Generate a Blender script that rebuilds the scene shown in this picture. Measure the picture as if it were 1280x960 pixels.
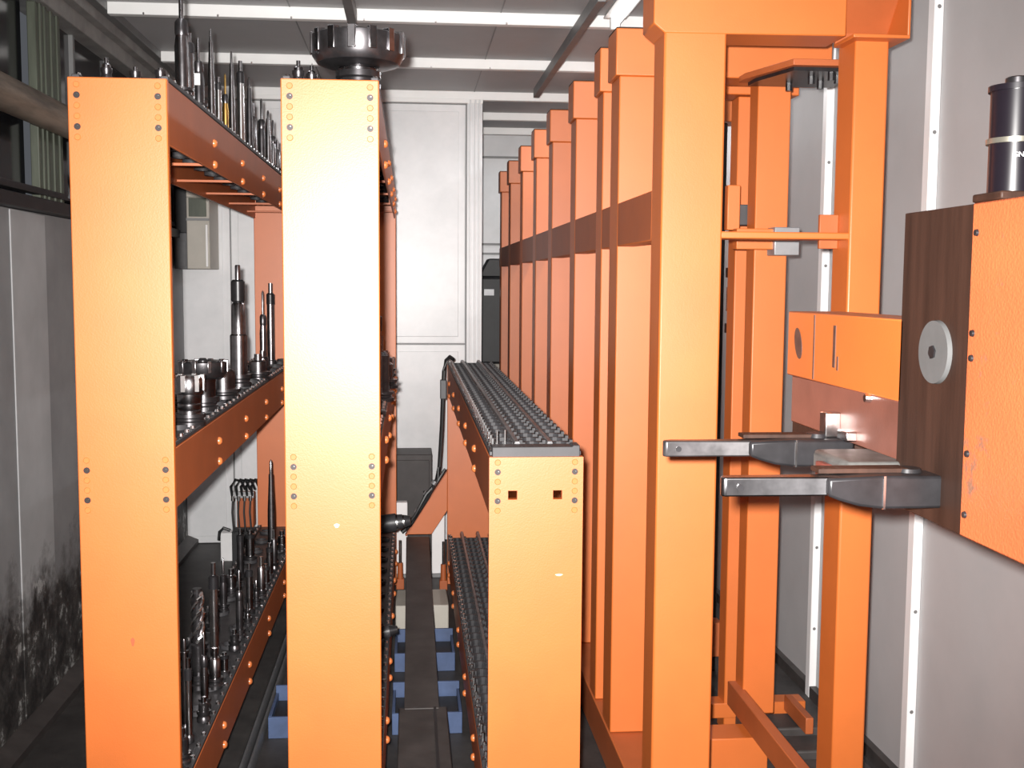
import bpy, bmesh, math, random
from mathutils import Vector, Matrix

# ------------------------------------------------------------------ reset
for o in list(bpy.data.objects):
    bpy.data.objects.remove(o, do_unlink=True)
scene = bpy.context.scene
COL = scene.collection
Z0 = 1.75            # eye height above the floor; every z below is measured from eye level

# ------------------------------------------------------------------ camera
cam_data = bpy.data.cameras.new('camera')
cam_data.sensor_width = 36.0
cam_data.sensor_fit = 'HORIZONTAL'
cam_data.lens = 39.465
cam_data.clip_start = 0.05
cam = bpy.data.objects.new('camera', cam_data)
COL.objects.link(cam)
cam.matrix_world = Matrix((
    (0.99591228, 0.00140054, -0.09031488, 0.0),
    (-0.09007638, 0.08964548, -0.9918921, 0.0),
    (0.00670714, 0.99597275, 0.08940519, Z0),
    (0, 0, 0, 1)))
scene.camera = cam

# ------------------------------------------------------------------ world, lights, exposure
world = bpy.data.worlds.new('world')
scene.world = world
world.use_nodes = True
bgn = world.node_tree.nodes['Background']
bgn.inputs[0].default_value = (0.85, 0.9, 1.0, 1)
bgn.inputs[1].default_value = 0.10

def add_light(name, kind, loc, power, color=(1, 1, 1), size=0.05, size_y=None, rot=(0, 0, 0)):
    ld = bpy.data.lights.new(name, kind)
    ld.energy = power
    ld.color = color
    if kind == 'AREA':
        ld.shape = 'RECTANGLE'
        ld.size = size
        ld.size_y = size_y or size
    else:
        ld.shadow_soft_size = size
    lo = bpy.data.objects.new(name, ld)
    lo.location = (loc[0], loc[1], loc[2] + Z0)
    lo.rotation_euler = rot
    COL.objects.link(lo)
    return lo

# the camera's own flash, a little up and left of the lens
flash = add_light('camera_flash', 'SPOT', (-0.04, 0.0, 0.04), 1500, (1.0, 0.97, 0.94), 0.022)
flash.rotation_euler = cam.matrix_world.to_euler()
flash.data.spot_size = math.radians(79)
flash.data.spot_blend = 1.0
# fluorescent tubes: the first real, three unseen ones added for fill (fixtures are built further down)
TUBES = [(0.90, 3.55, 5.02), (-0.60, 2.20, 3.67), (1.18, 5.55, 7.00), (1.30, 7.75, 9.10)]
TUBE_W = (1.6, 2.0, 22, 12)
for (tx, ty0, ty1), w in zip(TUBES, TUBE_W):
    add_light('tube_light', 'AREA', (tx, (ty0 + ty1) / 2, 1.105), w, (0.95, 0.98, 1.0), 0.05, ty1 - ty0)

vs = scene.view_settings
vs.view_transform = 'Standard'
vs.look = 'None'
vs.exposure = 0.0
vs.gamma = 1.0
vs.use_curve_mapping = False

# ------------------------------------------------------------------ materials
MAT = {}

def new_mat(name):
    m = bpy.data.materials.new(name)
    m.use_nodes = True
    nt = m.node_tree
    b = nt.nodes['Principled BSDF']
    MAT[name] = m
    return m, nt, b

def noise(nt, scale, detail=3.0, rough=0.55, stretch=None):
    tc = nt.nodes.new('ShaderNodeTexCoord')
    n = nt.nodes.new('ShaderNodeTexNoise')
    n.inputs['Scale'].default_value = scale
    n.inputs['Detail'].default_value = detail
    n.inputs['Roughness'].default_value = rough
    if stretch:
        mp = nt.nodes.new('ShaderNodeMapping')
        mp.inputs['Scale'].default_value = stretch
        nt.links.new(tc.outputs['Object'], mp.inputs['Vector'])
        nt.links.new(mp.outputs['Vector'], n.inputs['Vector'])
    else:
        nt.links.new(tc.outputs['Object'], n.inputs['Vector'])
    return n

def ramp(nt, src, stops):
    r = nt.nodes.new('ShaderNodeValToRGB')
    els = r.color_ramp.elements
    while len(els) < len(stops):
        els.new(0.5)
    for e, (p, c) in zip(els, stops):
        e.position = p
        e.color = (*c, 1) if len(c) == 3 else c
    nt.links.new(src, r.inputs['Fac'])
    return r

def mixc(nt, fac, a, b):
    mx = nt.nodes.new('ShaderNodeMix')
    mx.data_type = 'RGBA'
    nt.links.new(fac, mx.inputs['Factor'])
    for sock, v in ((mx.inputs[6], a), (mx.inputs[7], b)):
        if isinstance(v, tuple):
            sock.default_value = (*v, 1)
        else:
            nt.links.new(v, sock)
    return mx.outputs[2]

def bump(nt, bsdf, src, strength, dist=0.002):
    bp = nt.nodes.new('ShaderNodeBump')
    bp.inputs['Strength'].default_value = strength
    bp.inputs['Distance'].default_value = dist
    nt.links.new(src, bp.inputs['Height'])
    nt.links.new(bp.outputs['Normal'], bsdf.inputs['Normal'])

def simple(name, col, rough=0.5, metal=0.0, var=0.15, scale=6.0, bmp=0.0, bscale=250.0, stretch=None, spec=None):
    m, nt, b = new_mat(name)
    n = noise(nt, scale, 4.0, 0.6, stretch)
    lo = tuple(c * (1 - var) for c in col)
    hi = tuple(min(1, c * (1 + var)) for c in col)
    r = ramp(nt, n.outputs['Fac'], [(0.3, lo), (0.7, hi)])
    nt.links.new(r.outputs['Color'], b.inputs['Base Color'])
    b.inputs['Roughness'].default_value = rough
    b.inputs['Metallic'].default_value = metal
    if spec is not None:
        b.inputs['Specular IOR Level'].default_value = spec
    if bmp:
        n2 = noise(nt, bscale, 1.0)
        bump(nt, b, n2.outputs['Fac'], bmp)
    return m

ORANGE = (0.56, 0.135, 0.024)
simple('orange_paint', ORANGE, 0.45, 0, 0.05, 5, 0.10, 260, spec=0.72)
simple('orange_shaded', (0.40, 0.100, 0.028), 0.5, 0, 0.08, 6, 0.10, 260)  # same orange, darkened: the dimness of slant-lit faces is painted in
simple('orange_bolt', (0.60, 0.17, 0.05), 0.30, 0, 0.05, 20)
# peeling, dimpled orange of the changer head
m, nt, b = new_mat('orange_worn')
n1 = noise(nt, 9, 6, 0.7)
r1 = ramp(nt, n1.outputs['Fac'], [(0.61, (0, 0, 0)), (0.67, (1, 1, 1))])
n3 = noise(nt, 4, 3)
r3 = ramp(nt, n3.outputs['Fac'], [(0.3, (0.45, 0.098, 0.034)), (0.7, (0.50, 0.125, 0.042))])
c = mixc(nt, r1.outputs['Color'], r3.outputs['Color'], (0.22, 0.10, 0.06))
nt.links.new(c, b.inputs['Base Color'])
b.inputs['Roughness'].default_value = 0.5
vv = nt.nodes.new('ShaderNodeTexVoronoi')
vv.inputs['Scale'].default_value = 190
tc = nt.nodes.new('ShaderNodeTexCoord')
nt.links.new(tc.outputs['Object'], vv.inputs['Vector'])
bump(nt, b, vv.outputs['Distance'], 0.3, 0.002)

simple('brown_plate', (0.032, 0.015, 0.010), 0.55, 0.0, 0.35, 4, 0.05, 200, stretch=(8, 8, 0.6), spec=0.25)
simple('bronze_steel', (0.22, 0.085, 0.06), 0.36, 0.25, 0.25, 5, 0.05, 150)
simple('bare_patch', (0.085, 0.045, 0.035), 0.5, 0.2, 0.3, 30)
simple('dark_steel', (0.10, 0.095, 0.10), 0.30, 0.9, 0.35, 20)
simple('tool_steel', (0.30, 0.29, 0.30), 0.24, 1.0, 0.35, 25)
simple('bright_steel', (0.66, 0.65, 0.65), 0.22, 1.0, 0.2, 25)
simple('brass', (0.62, 0.38, 0.12), 0.3, 1.0, 0.2, 25)
simple('black_oxide', (0.022, 0.021, 0.023), 0.34, 0.3, 0.3, 20)
simple('black_plastic', (0.035, 0.034, 0.037), 0.42, 0.0, 0.3, 30)
simple('pot_plastic', (0.040, 0.039, 0.042), 0.55, 0.0, 0.3, 40, spec=0.3)
simple('shelf_plate', (0.055, 0.053, 0.055), 0.5, 0.2, 0.35, 14)
simple('block_grey', (0.045, 0.044, 0.047), 0.55, 0.1, 0.15, 12)
simple('rib_grey', (0.14, 0.137, 0.142), 0.42, 0.3, 0.5, 30)
simple('carriage_grey', (0.11, 0.11, 0.105), 0.5, 0.2, 0.3, 30)
simple('jaw_dark', (0.060, 0.056, 0.058), 0.36, 0.6, 0.45, 22)
simple('chip', (0.75, 0.62, 0.40), 0.5, 0, 0.1, 20)
simple('smudge', (0.50, 0.085, 0.03), 0.55, 0, 0.1, 20)
simple('motor_black', (0.008, 0.006, 0.009), 0.28, 0.0, 0.15, 12)
simple('motor_ring', (0.35, 0.33, 0.27), 0.3, 0.8, 0.1, 12)
simple('disc_grey', (0.09, 0.09, 0.09), 0.6, 0.0, 0.06, 30, spec=0.3)
simple('grey_metal', (0.33, 0.33, 0.34), 0.45, 0.6, 0.1, 12)
simple('wall_grey', (0.45, 0.445, 0.45), 0.62, 0, 0.05, 3, 0.05, 300)
simple('batten_white', (0.86, 0.85, 0.85), 0.4, 0, 0.03, 8)
simple('ceiling_grey', (0.40, 0.395, 0.40), 0.6, 0, 0.06, 3, 0.04, 200)
simple('beam_white', (0.88, 0.88, 0.87), 0.45, 0, 0.03, 6)
simple('rail_grey', (0.20, 0.20, 0.20), 0.5, 0.3, 0.12, 8)
simple('profile_grey', (0.26, 0.25, 0.24), 0.55, 0.1, 0.3, 7)
simple('green_grey', (0.075, 0.085, 0.062), 0.5, 0, 0.2, 6, stretch=(6, 6, 0.8))
simple('pipe_rust', (0.19, 0.145, 0.11), 0.5, 0.2, 0.7, 5, stretch=(1, 0.4, 4))
simple('beige_paint', (0.44, 0.41, 0.36), 0.5, 0, 0.06, 8)
simple('dark_grey_paint', (0.10, 0.10, 0.105), 0.5, 0, 0.15, 8)
simple('black_paint', (0.014, 0.014, 0.016), 0.5, 0, 0.3, 8)
simple('dark_brown_sheet', (0.05, 0.043, 0.042), 0.55, 0, 0.25, 8)
simple('duct_dark', (0.055, 0.048, 0.046), 0.55, 0.1, 0.3, 9)
simple('blue_paint', (0.055, 0.085, 0.17), 0.5, 0, 0.2, 12)
simple('cable_black', (0.016, 0.016, 0.017), 0.45, 0, 0.2, 20)
simple('screw_recess', (0.02, 0.012, 0.010), 0.5, 0, 0.1, 20)
simple('white_letter', (0.75, 0.74, 0.76), 0.5, 0, 0.02, 20)
simple('label_white', (0.8, 0.8, 0.78), 0.5, 0, 0.05, 20)
simple('red_plastic', (0.16, 0.04, 0.03), 0.4, 0, 0.1, 20)

# smudged white sheet-metal wall
m, nt, b = new_mat('panel_white')
n1 = noise(nt, 2.2, 5, 0.65)
r1 = ramp(nt, n1.outputs['Fac'], [(0.35, (0.68, 0.69, 0.70)), (0.65, (0.81, 0.81, 0.82))])
n2 = noise(nt, 1.6, 7, 0.75, (1.0, 1.0, 0.55))
r2 = ramp(nt, n2.outputs['Fac'], [(0.70, (0, 0, 0)), (0.78, (1, 1, 1))])
nt.links.new(mixc(nt, r2.outputs['Color'], r1.outputs['Color'], (0.42, 0.42, 0.43)), b.inputs['Base Color'])
b.inputs['Roughness'].default_value = 0.34
b.inputs['Specular IOR Level'].default_value = 0.45

# left wall: grey paint, grimy and peeling near the floor
def grimy(name, lo, hi):
    m, nt, b = new_mat(name)
    tc = nt.nodes.new('ShaderNodeTexCoord')
    sp = nt.nodes.new('ShaderNodeSeparateXYZ')
    nt.links.new(tc.outputs['Object'], sp.inputs['Vector'])
    n1 = noise(nt, 5, 6, 0.7)
    ad = nt.nodes.new('ShaderNodeMath'); ad.operation = 'MULTIPLY_ADD'
    nt.links.new(n1.outputs['Fac'], ad.inputs[0]); ad.inputs[1].default_value = 0.7
    nt.links.new(sp.outputs['Z'], ad.inputs[2])
    mr = nt.nodes.new('ShaderNodeMapRange')
    nt.links.new(ad.outputs[0], mr.inputs['Value'])
    mr.inputs['From Min'].default_value = 0.80
    mr.inputs['From Max'].default_value = 1.0
    n2 = noise(nt, 3, 4, 0.6)
    rg = ramp(nt, n2.outputs['Fac'], [(0.3, lo), (0.7, hi)])
    n4 = noise(nt, 8, 6, 0.75)
    rd = ramp(nt, n4.outputs['Fac'], [(0.42, (0.022, 0.020, 0.020)), (0.56, (0.075, 0.070, 0.066)), (0.63, (0.42, 0.42, 0.41))])
    nt.links.new(mixc(nt, mr.outputs['Result'], rd.outputs['Color'], rg.outputs['Color']), b.inputs['Base Color'])
    b.inputs['Roughness'].default_value = 0.65
grimy('wall_left_paint', (0.23, 0.233, 0.238), (0.31, 0.313, 0.318))
grimy('pilaster_grey', (0.38, 0.385, 0.39), (0.48, 0.485, 0.49))

# oily dark workshop floor
m, nt, b = new_mat('floor_dark')
n1 = noise(nt, 6, 6, 0.7)
r1 = ramp(nt, n1.outputs['Fac'], [(0.3, (0.022, 0.020, 0.020)), (0.7, (0.060, 0.055, 0.053))])
nt.links.new(r1.outputs['Color'], b.inputs['Base Color'])
b.inputs['Roughness'].default_value = 0.55

# night behind the window glass: a dark glossy pane
m, nt, b = new_mat('dark_glass')
b.inputs['Base Color'].default_value = (0.010, 0.010, 0.012, 1)
b.inputs['Roughness'].default_value = 0.12

m, nt, b = new_mat('tube_glow')
b.inputs['Base Color'].default_value = (0.9, 0.9, 0.9, 1)
b.inputs['Emission Color'].default_value = (0.97, 1.0, 0.98, 1)
b.inputs['Emission Strength'].default_value = 3.0

# ------------------------------------------------------------------ mesh helpers
ORG = {}

class MB:
    """collects shapes in eye-level coordinates; build() links them as one mesh object"""
    def __init__(self):
        self.v = []
        self.f = []
    def box(self, x0, x1, y0, y1, z0, z1):
        i = len(self.v)
        self.v += [(x0, y0, z0), (x1, y0, z0), (x1, y1, z0), (x0, y1, z0),
                   (x0, y0, z1), (x1, y0, z1), (x1, y1, z1), (x0, y1, z1)]
        for q in ((0, 3, 2, 1), (4, 5, 6, 7), (0, 1, 5, 4), (1, 2, 6, 5), (2, 3, 7, 6), (3, 0, 4, 7)):
            self.f.append(tuple(i + k for k in q))
        return self
    def prism(self, poly, axis, a0, a1):
        n = len(poly)
        i = len(self.v)
        for a in (a0, a1):
            for (p, q) in poly:
                self.v.append({'x': (a, p, q), 'y': (p, a, q), 'z': (p, q, a)}[axis])
        self.f.append(tuple(i + k for k in range(n)))
        self.f.append(tuple(i + n + k for k in reversed(range(n))))
        for k in range(n):
            self.f.append((i + k, i + (k + 1) % n, i + n + (k + 1) % n, i + n + k))
        return self
    def cyl(self, p0, p1, r0, r1=None, n=16):
        r1 = r0 if r1 is None else r1
        p0 = Vector(p0); p1 = Vector(p1)
        d = (p1 - p0).normalized()
        a = d.orthogonal().normalized()
        b = d.cross(a)
        i = len(self.v)
        for p, r in ((p0, r0), (p1, r1)):
            for k in range(n):
                t = 2 * math.pi * k / n
                self.v.append(tuple(p + a * (r * math.cos(t)) + b * (r * math.sin(t))))
        self.f.append(tuple(i + k for k in reversed(range(n))))
        self.f.append(tuple(i + n + k for k in range(n)))
        for k in range(n):
            self.f.append((i + k, i + (k + 1) % n, i + n + (k + 1) % n, i + n + k))
        return self
    def lathe(self, cx, cy, cz, prof, n=20):
        """prof: list of (radius, height) from bottom to top, capped"""
        i = len(self.v)
        for (r, h) in prof:
            for k in range(n):
                t = 2 * math.pi * k / n
                self.v.append((cx + r * math.cos(t), cy + r * math.sin(t), cz + h))
        for s in range(len(prof) - 1):
            for k in range(n):
                a = i + s * n
                self.f.append((a + k, a + (k + 1) % n, a + n + (k + 1) % n, a + n + k))
        self.f.append(tuple(i + k for k in reversed(range(n))))
        e = i + (len(prof) - 1) * n
        self.f.append(tuple(e + k for k in range(n)))
        return self
    def ring(self, cx, cy, z0, z1, ro, ri, n=16):
        i = len(self.v)
        for (r, z) in ((ro, z0), (ro, z1), (ri, z1), (ri, z0)):
            for k in range(n):
                t = 2 * math.pi * k / n
                self.v.append((cx + r * math.cos(t), cy + r * math.sin(t), z))
        for s in range(4):
            for k in range(n):
                a = i + s * n; c = i + ((s + 1) % 4) * n
                self.f.append((a + k, a + (k + 1) % n, c + (k + 1) % n, c + k))
        return self
    def tube(self, pts, r, n=8):
        pts = [Vector(p) for p in pts]
        i = len(self.v)
        up = Vector((0.31, 0.22, 0.93)).normalized()
        for k, p in enumerate(pts):
            d = (pts[min(k + 1, len(pts) - 1)] - pts[max(k - 1, 0)]).normalized()
            a = d.cross(up)
            a = a.normalized() if a.length > 1e-4 else d.orthogonal().normalized()
            b = d.cross(a)
            for j in range(n):
                t = 2 * math.pi * j / n
                self.v.append(tuple(p + a * (r * math.cos(t)) + b * (r * math.sin(t))))
        for k in range(len(pts) - 1):
            for j in range(n):
                a0 = i + k * n
                self.f.append((a0 + j, a0 + (j + 1) % n, a0 + n + (j + 1) % n, a0 + n + j))
        self.f.append(tuple(i + j for j in reversed(range(n))))
        e = i + (len(pts) - 1) * n
        self.f.append(tuple(e + j for j in range(n)))
        return self
    def mesh(self, name, mat, origin=(0, 0, 0), smooth=True):
        me = bpy.data.meshes.new(name)
        ox, oy, oz = origin
        me.from_pydata([(x - ox, y - oy, z - oz) for x, y, z in self.v], [], self.f)
        bm = bmesh.new(); bm.from_mesh(me)
        bmesh.ops.recalc_face_normals(bm, faces=bm.faces)
        bm.to_mesh(me); bm.free()
        if smooth:
            me.polygons.foreach_set('use_smooth', [True] * len(me.polygons))
            me.set_sharp_from_angle(angle=math.radians(35))
        me.materials.append(MAT[mat])
        return me
    def build(self, name, mat, parent=None, bevel=0.0, origin=None, smooth=True):
        if parent is not None:
            org = ORG[parent.name]
        else:
            org = origin or self.base()
        me = self.mesh(name, mat, org, smooth)
        o = bpy.data.objects.new(name, me)
        COL.objects.link(o)
        if parent is not None:
            o.parent = parent
        else:
            o.location = (org[0], org[1], org[2] + Z0)
        ORG[o.name] = org
        if bevel:
            bv = o.modifiers.new('bevel', 'BEVEL')
            bv.width = bevel; bv.segments = 2
            bv.limit_method = 'ANGLE'; bv.angle_limit = math.radians(40)
        return o
    def base(self):
        xs = [p[0] for p in self.v]; ys = [p[1] for p in self.v]; zs = [p[2] for p in self.v]
        return ((min(xs) + max(xs)) / 2, (min(ys) + max(ys)) / 2, min(zs))

def tag(o, label=None, cat=None, group=None, kind=None):
    if label: o['label'] = label
    if cat: o['category'] = cat
    if group: o['group'] = group
    if kind: o['kind'] = kind
    return o

def thing(name, label, cat, loc, group=None):
    o = bpy.data.objects.new(name, None)
    o.empty_display_size = 0.05
    COL.objects.link(o)
    o.location = (loc[0], loc[1], loc[2] + Z0)
    ORG[o.name] = tuple(loc)
    return tag(o, label, cat, group)

def inst(me, name, parent, loc, rot=None):
    """one more piece that shares mesh data, placed at an eye-level point"""
    o = bpy.data.objects.new(name, me)
    COL.objects.link(o)
    o.parent = parent
    g = ORG[parent.name]
    o.location = (loc[0] - g[0], loc[1] - g[1], loc[2] - g[2])
    if rot: o.rotation_euler = rot
    return o

def B(x0, x1, y0, y1, z0, z1):
    return MB().box(x0, x1, y0, y1, z0, z1)

FL = -1.75      # floor
CE = 1.255      # ceiling
XR = 1.72       # right wall
XL = -1.48      # left wall
YB = 7.54       # white partition at the back
YF = 9.60       # far back wall beside it

# ------------------------------------------------------------------ the setting
tag(B(-2.2, 2.2, -1.5, 10.0, FL - 0.1, FL).build('floor', 'floor_dark'), kind='structure')
ceil = tag(B(-1.75, 2.0, -0.5, 10.0, CE, CE + 0.08).build('ceiling', 'ceiling_grey'), kind='structure')
for y in (2.04, 3.14, 4.24, 5.34, 6.44, 7.52, 8.41, 9.21):
    MB().prism([(y, CE), (y, 1.2), (y + 0.05, 1.2), (y + 0.05, CE)], 'x', -1.36, XR).build('ceiling_beam', 'beam_white', ceil, 0.003)
# thin seams of the ceiling sheets
for x in (-0.55, 0.42, 1.35):
    B(x, x + 0.006, 1.5, 9.5, CE - 0.003, CE).build('ceiling_seam', 'rail_grey', ceil)
# hanging rails under the beams
B(0.755, 0.79, 4.6, 6.98, 1.135, 1.19).build('ceiling_rail', 'rail_grey', ceil, 0.002)
B(-0.272, -0.232, 3.0, 5.10, 1.13, 1.19).build('ceiling_rail', 'rail_grey', ceil, 0.002)
for y in (4.3, 5.36, 6.46):
    B(0.765, 0.78, y, y + 0.02, 1.185, 1.2).build('rail_clip', 'rail_grey', ceil)
# rivets on the beams' front edge
rivet = MB().cyl((0, 0, 0), (0, -0.004, 0), 0.006, 0.004, 8).mesh('rivet', 'bright_steel')
for y in (5.34, 6.44):
    for k in range(9):
        inst(rivet, 'rivet', ceil, (-1.2 + 0.33 * k, y, 1.206))

# right wall: grey sheet with white battens
wr = tag(B(XR, XR + 0.08, -0.5, 9.7, FL, CE).build('wall_right', 'wall_grey'), kind='structure')
bscrew = MB().cyl((0, 0, 0), (0, -0.003, 0), 0.007, 0.005, 8).mesh('batten_screw', 'rail_grey')
for k in range(-2, 6):
    y = 3.58 + 0.93 * k
    bt = B(XR - 0.032, XR, y, y + 0.045, FL, CE).build('batten', 'batten_white', wr, 0.003)
    B(XR - 0.004, XR, y + 0.045, y + 0.062, FL, CE).build('batten_flange', 'rail_grey', wr)
    for z in (-1.45, -1.1, -0.75, -0.32, 0.08, 0.5, 0.9):
        inst(bscrew, 'batten_screw', bt, (XR - 0.016, y, z))
tag(B(XR - 0.03, XR, -0.5, 9.6, FL, FL + 0.05).build('baseboard_right', 'duct_dark'), kind='structure')

# left wall: grey below, night-dark windows above a sill
wl = tag(B(XL - 0.12, XL, -0.5, YB, FL, 0.265).build('wall_left', 'wall_left_paint', origin=(XL, 3.5, FL)), kind='structure')
for y0, y1 in ((4.345, 4.745), (2.6, 3.0), (6.1, 6.5)):
    B(XL, XL + 0.006, y0, y1, FL + 0.06, 0.262).build('pilaster', 'pilaster_grey', wl, 0.003)
tag(MB().prism([(XL, FL), (XL + 0.07, FL), (XL + 0.07, FL + 0.03), (XL, FL + 0.06)], 'y', -0.5, YB).build('baseboard_left', 'duct_dark'), kind='structure')
win = tag(B(XL - 0.10, XL + 0.05, -0.5, YB, 0.268, 0.32).build('window_1', 'black_paint', bevel=0.004), kind='structure')
wy = [0.6, 2.2, 3.4, 4.705, 5.02, 5.34, 5.93, 6.6, 7.5]
for a, c in zip(wy[:-1], wy[1:]):
    if (a, c) == (4.705, 5.02):
        continue
    B(XL - 0.06, XL - 0.05, a + 0.012, c - 0.012, 0.32, 1.10).build('window_pane', 'dark_glass', win)
for y in wy:
    if y not in (4.705, 5.02):
        B(XL - 0.07, XL - 0.03, y - 0.014, y + 0.014, 0.32, 1.10).build('window_mullion', 'rail_grey', win, 0.002)
po = B(XL - 0.03, XL + 0.005, 4.705, 5.02, 0.32, 1.10).build('window_post', 'green_grey', win, 0.004)
for y in (4.745, 4.80, 4.88, 4.96):
    B(XL + 0.005, XL + 0.012, y, y + 0.022, 0.32, 1.10).build('post_rib', 'green_grey', po)
B(XL - 0.02, XL + 0.02, -0.5, YB, 0.34, 0.365).build('sill_rail', 'black_paint', win)
# stepped profile where the window wall meets the ceiling
tr = tag(B(XL - 0.12, XL + 0.03, -0.5, YB, 1.10, CE).build('trim_1', 'profile_grey', bevel=0.004), kind='structure')
B(XL + 0.03, XL + 0.075, -0.5, YB, 1.17, CE).build('trim_step', 'profile_grey', tr, 0.003)
B(XL + 0.075, XL + 0.12, -0.5, YB, 1.215, CE).build('trim_step', 'rail_grey', tr, 0.003)

# back partition of white sheet panels
wb = tag(B(XL - 0.12, 0.375, YB + 0.03, YB + 0.10, FL, CE).build('wall_back', 'rail_grey'), kind='structure')
xs = [XL - 0.12, -1.172, -0.40, 0.372]
for i in range(3):
    for z0, z1 in (((FL, -0.41), (-0.41, 1.175)) if i == 2 else ((FL, 1.175),)):
        p = B(xs[i] + 0.004, xs[i + 1] - 0.004, YB + 0.006, YB + 0.03, z0 + 0.004, z1 - 0.004).build('wall_panel', 'panel_white', wb, 0.004)
        B(xs[i] + 0.05, xs[i + 1] - 0.05, YB, YB + 0.006, z0 + 0.05, z1 - 0.05).build('panel_field', 'panel_white', p, 0.003)
B(XL, 0.48, YB - 0.03, YB + 0.03, 1.177, 1.204).build('top_channel', 'beam_white', wb, 0.002)
cp = tag(B(0.375, 0.478, YB - 0.02, YB + 0.10, FL, 1.2).build('trim_2', 'panel_white', bevel=0.003), kind='structure')
for x in (0.392, 0.425, 0.452):
    B(x, x + 0.012, YB - 0.032, YB - 0.02, FL, 1.2).build('post_rib', 'panel_white', cp, 0.002)
wf = tag(B(0.40, 2.0, YF, YF + 0.1, FL, CE).build('wall_far', 'panel_white'), kind='structure')
for z in (0.24, 0.32, 1.05):
    B(0.40, XR, YF - 0.012, YF, z, z + 0.018).build('wall_seam', 'rail_grey', wf)

# ------------------------------------------------------------------ fluorescent fixtures, one real and three added for fill light
tube_names = ['lit fluorescent batten under the ceiling beside the tall orange frame',
              'added unseen fluorescent batten above the left tool racks, for fill light',
              'added fluorescent batten hidden behind the row of orange posts to light the back wall',
              'added fluorescent batten beyond the white partition, for fill light at the far end']
for (tx, y0, y1), lb in zip(TUBES, tube_names):
    t = thing('fluorescent_light', lb, 'ceiling light', (tx, (y0 + y1) / 2, 1.105), 'fluorescent ceiling lights')
    MB().prism([(tx - 0.035, 1.2), (tx + 0.035, 1.2), (tx + 0.05, 1.165), (tx - 0.05, 1.165)], 'y', y0, y1).build('housing', 'beam_white', t, 0.002)
    MB().cyl((tx, y0 + 0.03, 1.14), (tx, y1 - 0.03, 1.14), 0.016, None, 14).build('tube', 'tube_glow', t)
    for y in (y0, y1 - 0.03):
        B(tx - 0.02, tx + 0.02, y, y + 0.03, 1.115, 1.168).build('tube_holder', 'beam_white', t, 0.002)

# ------------------------------------------------------------------ pipe and rod by the left windows
t = thing('steel_pipe', 'thick rusty pipe running along in front of the dark windows', 'pipe', (XL + 0.10, 4.0, 0.575))
MB().cyl((XL + 0.09, 0.2, 0.64), (XL + 0.09, 7.4, 0.64), 0.062, None, 24).build('pipe_body', 'pipe_rust', t)
for y in (2.6, 6.3):
    MB().cyl((XL + 0.09, y, 0.64), (XL + 0.09, y + 0.03, 0.64), 0.075, None, 24).build('pipe_flange', 'profile_grey', t)
    B(XL - 0.03, XL + 0.05, y + 0.005, y + 0.025, 0.60, 0.66).build('pipe_bracket', 'rail_grey', t)
o = MB().cyl((XL + 0.06, 4.90, 0.345), (XL + 0.06, 5.09, 0.53), 0.007, None, 8).build('thin_rod', 'grey_metal')
tag(o, 'thin pale rod leaning on the window sill behind the left rack', 'rod')

# ------------------------------------------------------------------ tool racks
screw_flat = MB().cyl((0, 0, 0), (0, -0.0025, 0), 0.0085, 0.007, 12).mesh('cover_screw', 'orange_bolt')
m_ = MB(); m_.cyl((0, 0.0, 0), (0, -0.0012, 0), 0.0085, 0.0085, 14)
screw_dark = m_.mesh('socket_screw', 'screw_recess')
screw_glint = MB().cyl((0, -0.0005, 0), (0, -0.003, 0), 0.0030, 0.002, 10).mesh('glint_dot', 'bright_steel')  # bright dot set off-centre as a glint in the dark socket disc
def dome(sg):
    m = MB()
    prof = [(0.0135, 0.0), (0.0130, 0.004), (0.0105, 0.0085), (0.006, 0.0115), (0.001, 0.0125)]
    for (r0, h0), (r1, h1) in zip(prof[:-1], prof[1:]):
        m.cyl((sg * h0, 0, 0), (sg * h1, 0, 0), r0, r1, 12)
    return m.mesh('rail_bolt', 'orange_bolt')
bolt_r, bolt_l = dome(1), dome(-1)
# tool pot: an open ring standing in the shelf plate with a short funnel below
m_ = MB(); m_.ring(0, 0, -0.085, 0.014, 0.034, 0.024, 14); m_.ring(0, 0, 0.006, 0.020, 0.038, 0.026, 14)
pot_mesh = m_.mesh('tool_pot', 'pot_plastic')
m_ = MB(); m_.prism([(-0.037, -0.016), (-0.020, -0.016), (-0.016, -0.004), (-0.006, 0.004), (0.006, 0.004), (0.016, -0.004),
                     (0.020, -0.016), (0.037, -0.016), (0.037, 0.014), (-0.037, 0.014)], 'z', -0.004, 0.022)
m_.box(-0.037, -0.028, -0.018, 0.016, 0.022, 0.029).box(0.028, 0.037, -0.018, 0.016, 0.022, 0.029)
m_.ring(0, 0.0, -0.08, -0.006, 0.030, 0.022, 12)
fork_mesh = m_.mesh('tool_pot', 'pot_plastic')
BOLT_Y = [3.70 + 0.6 * k for k in range(5)]
Y0R, Y1R = 3.0, 6.42

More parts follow.
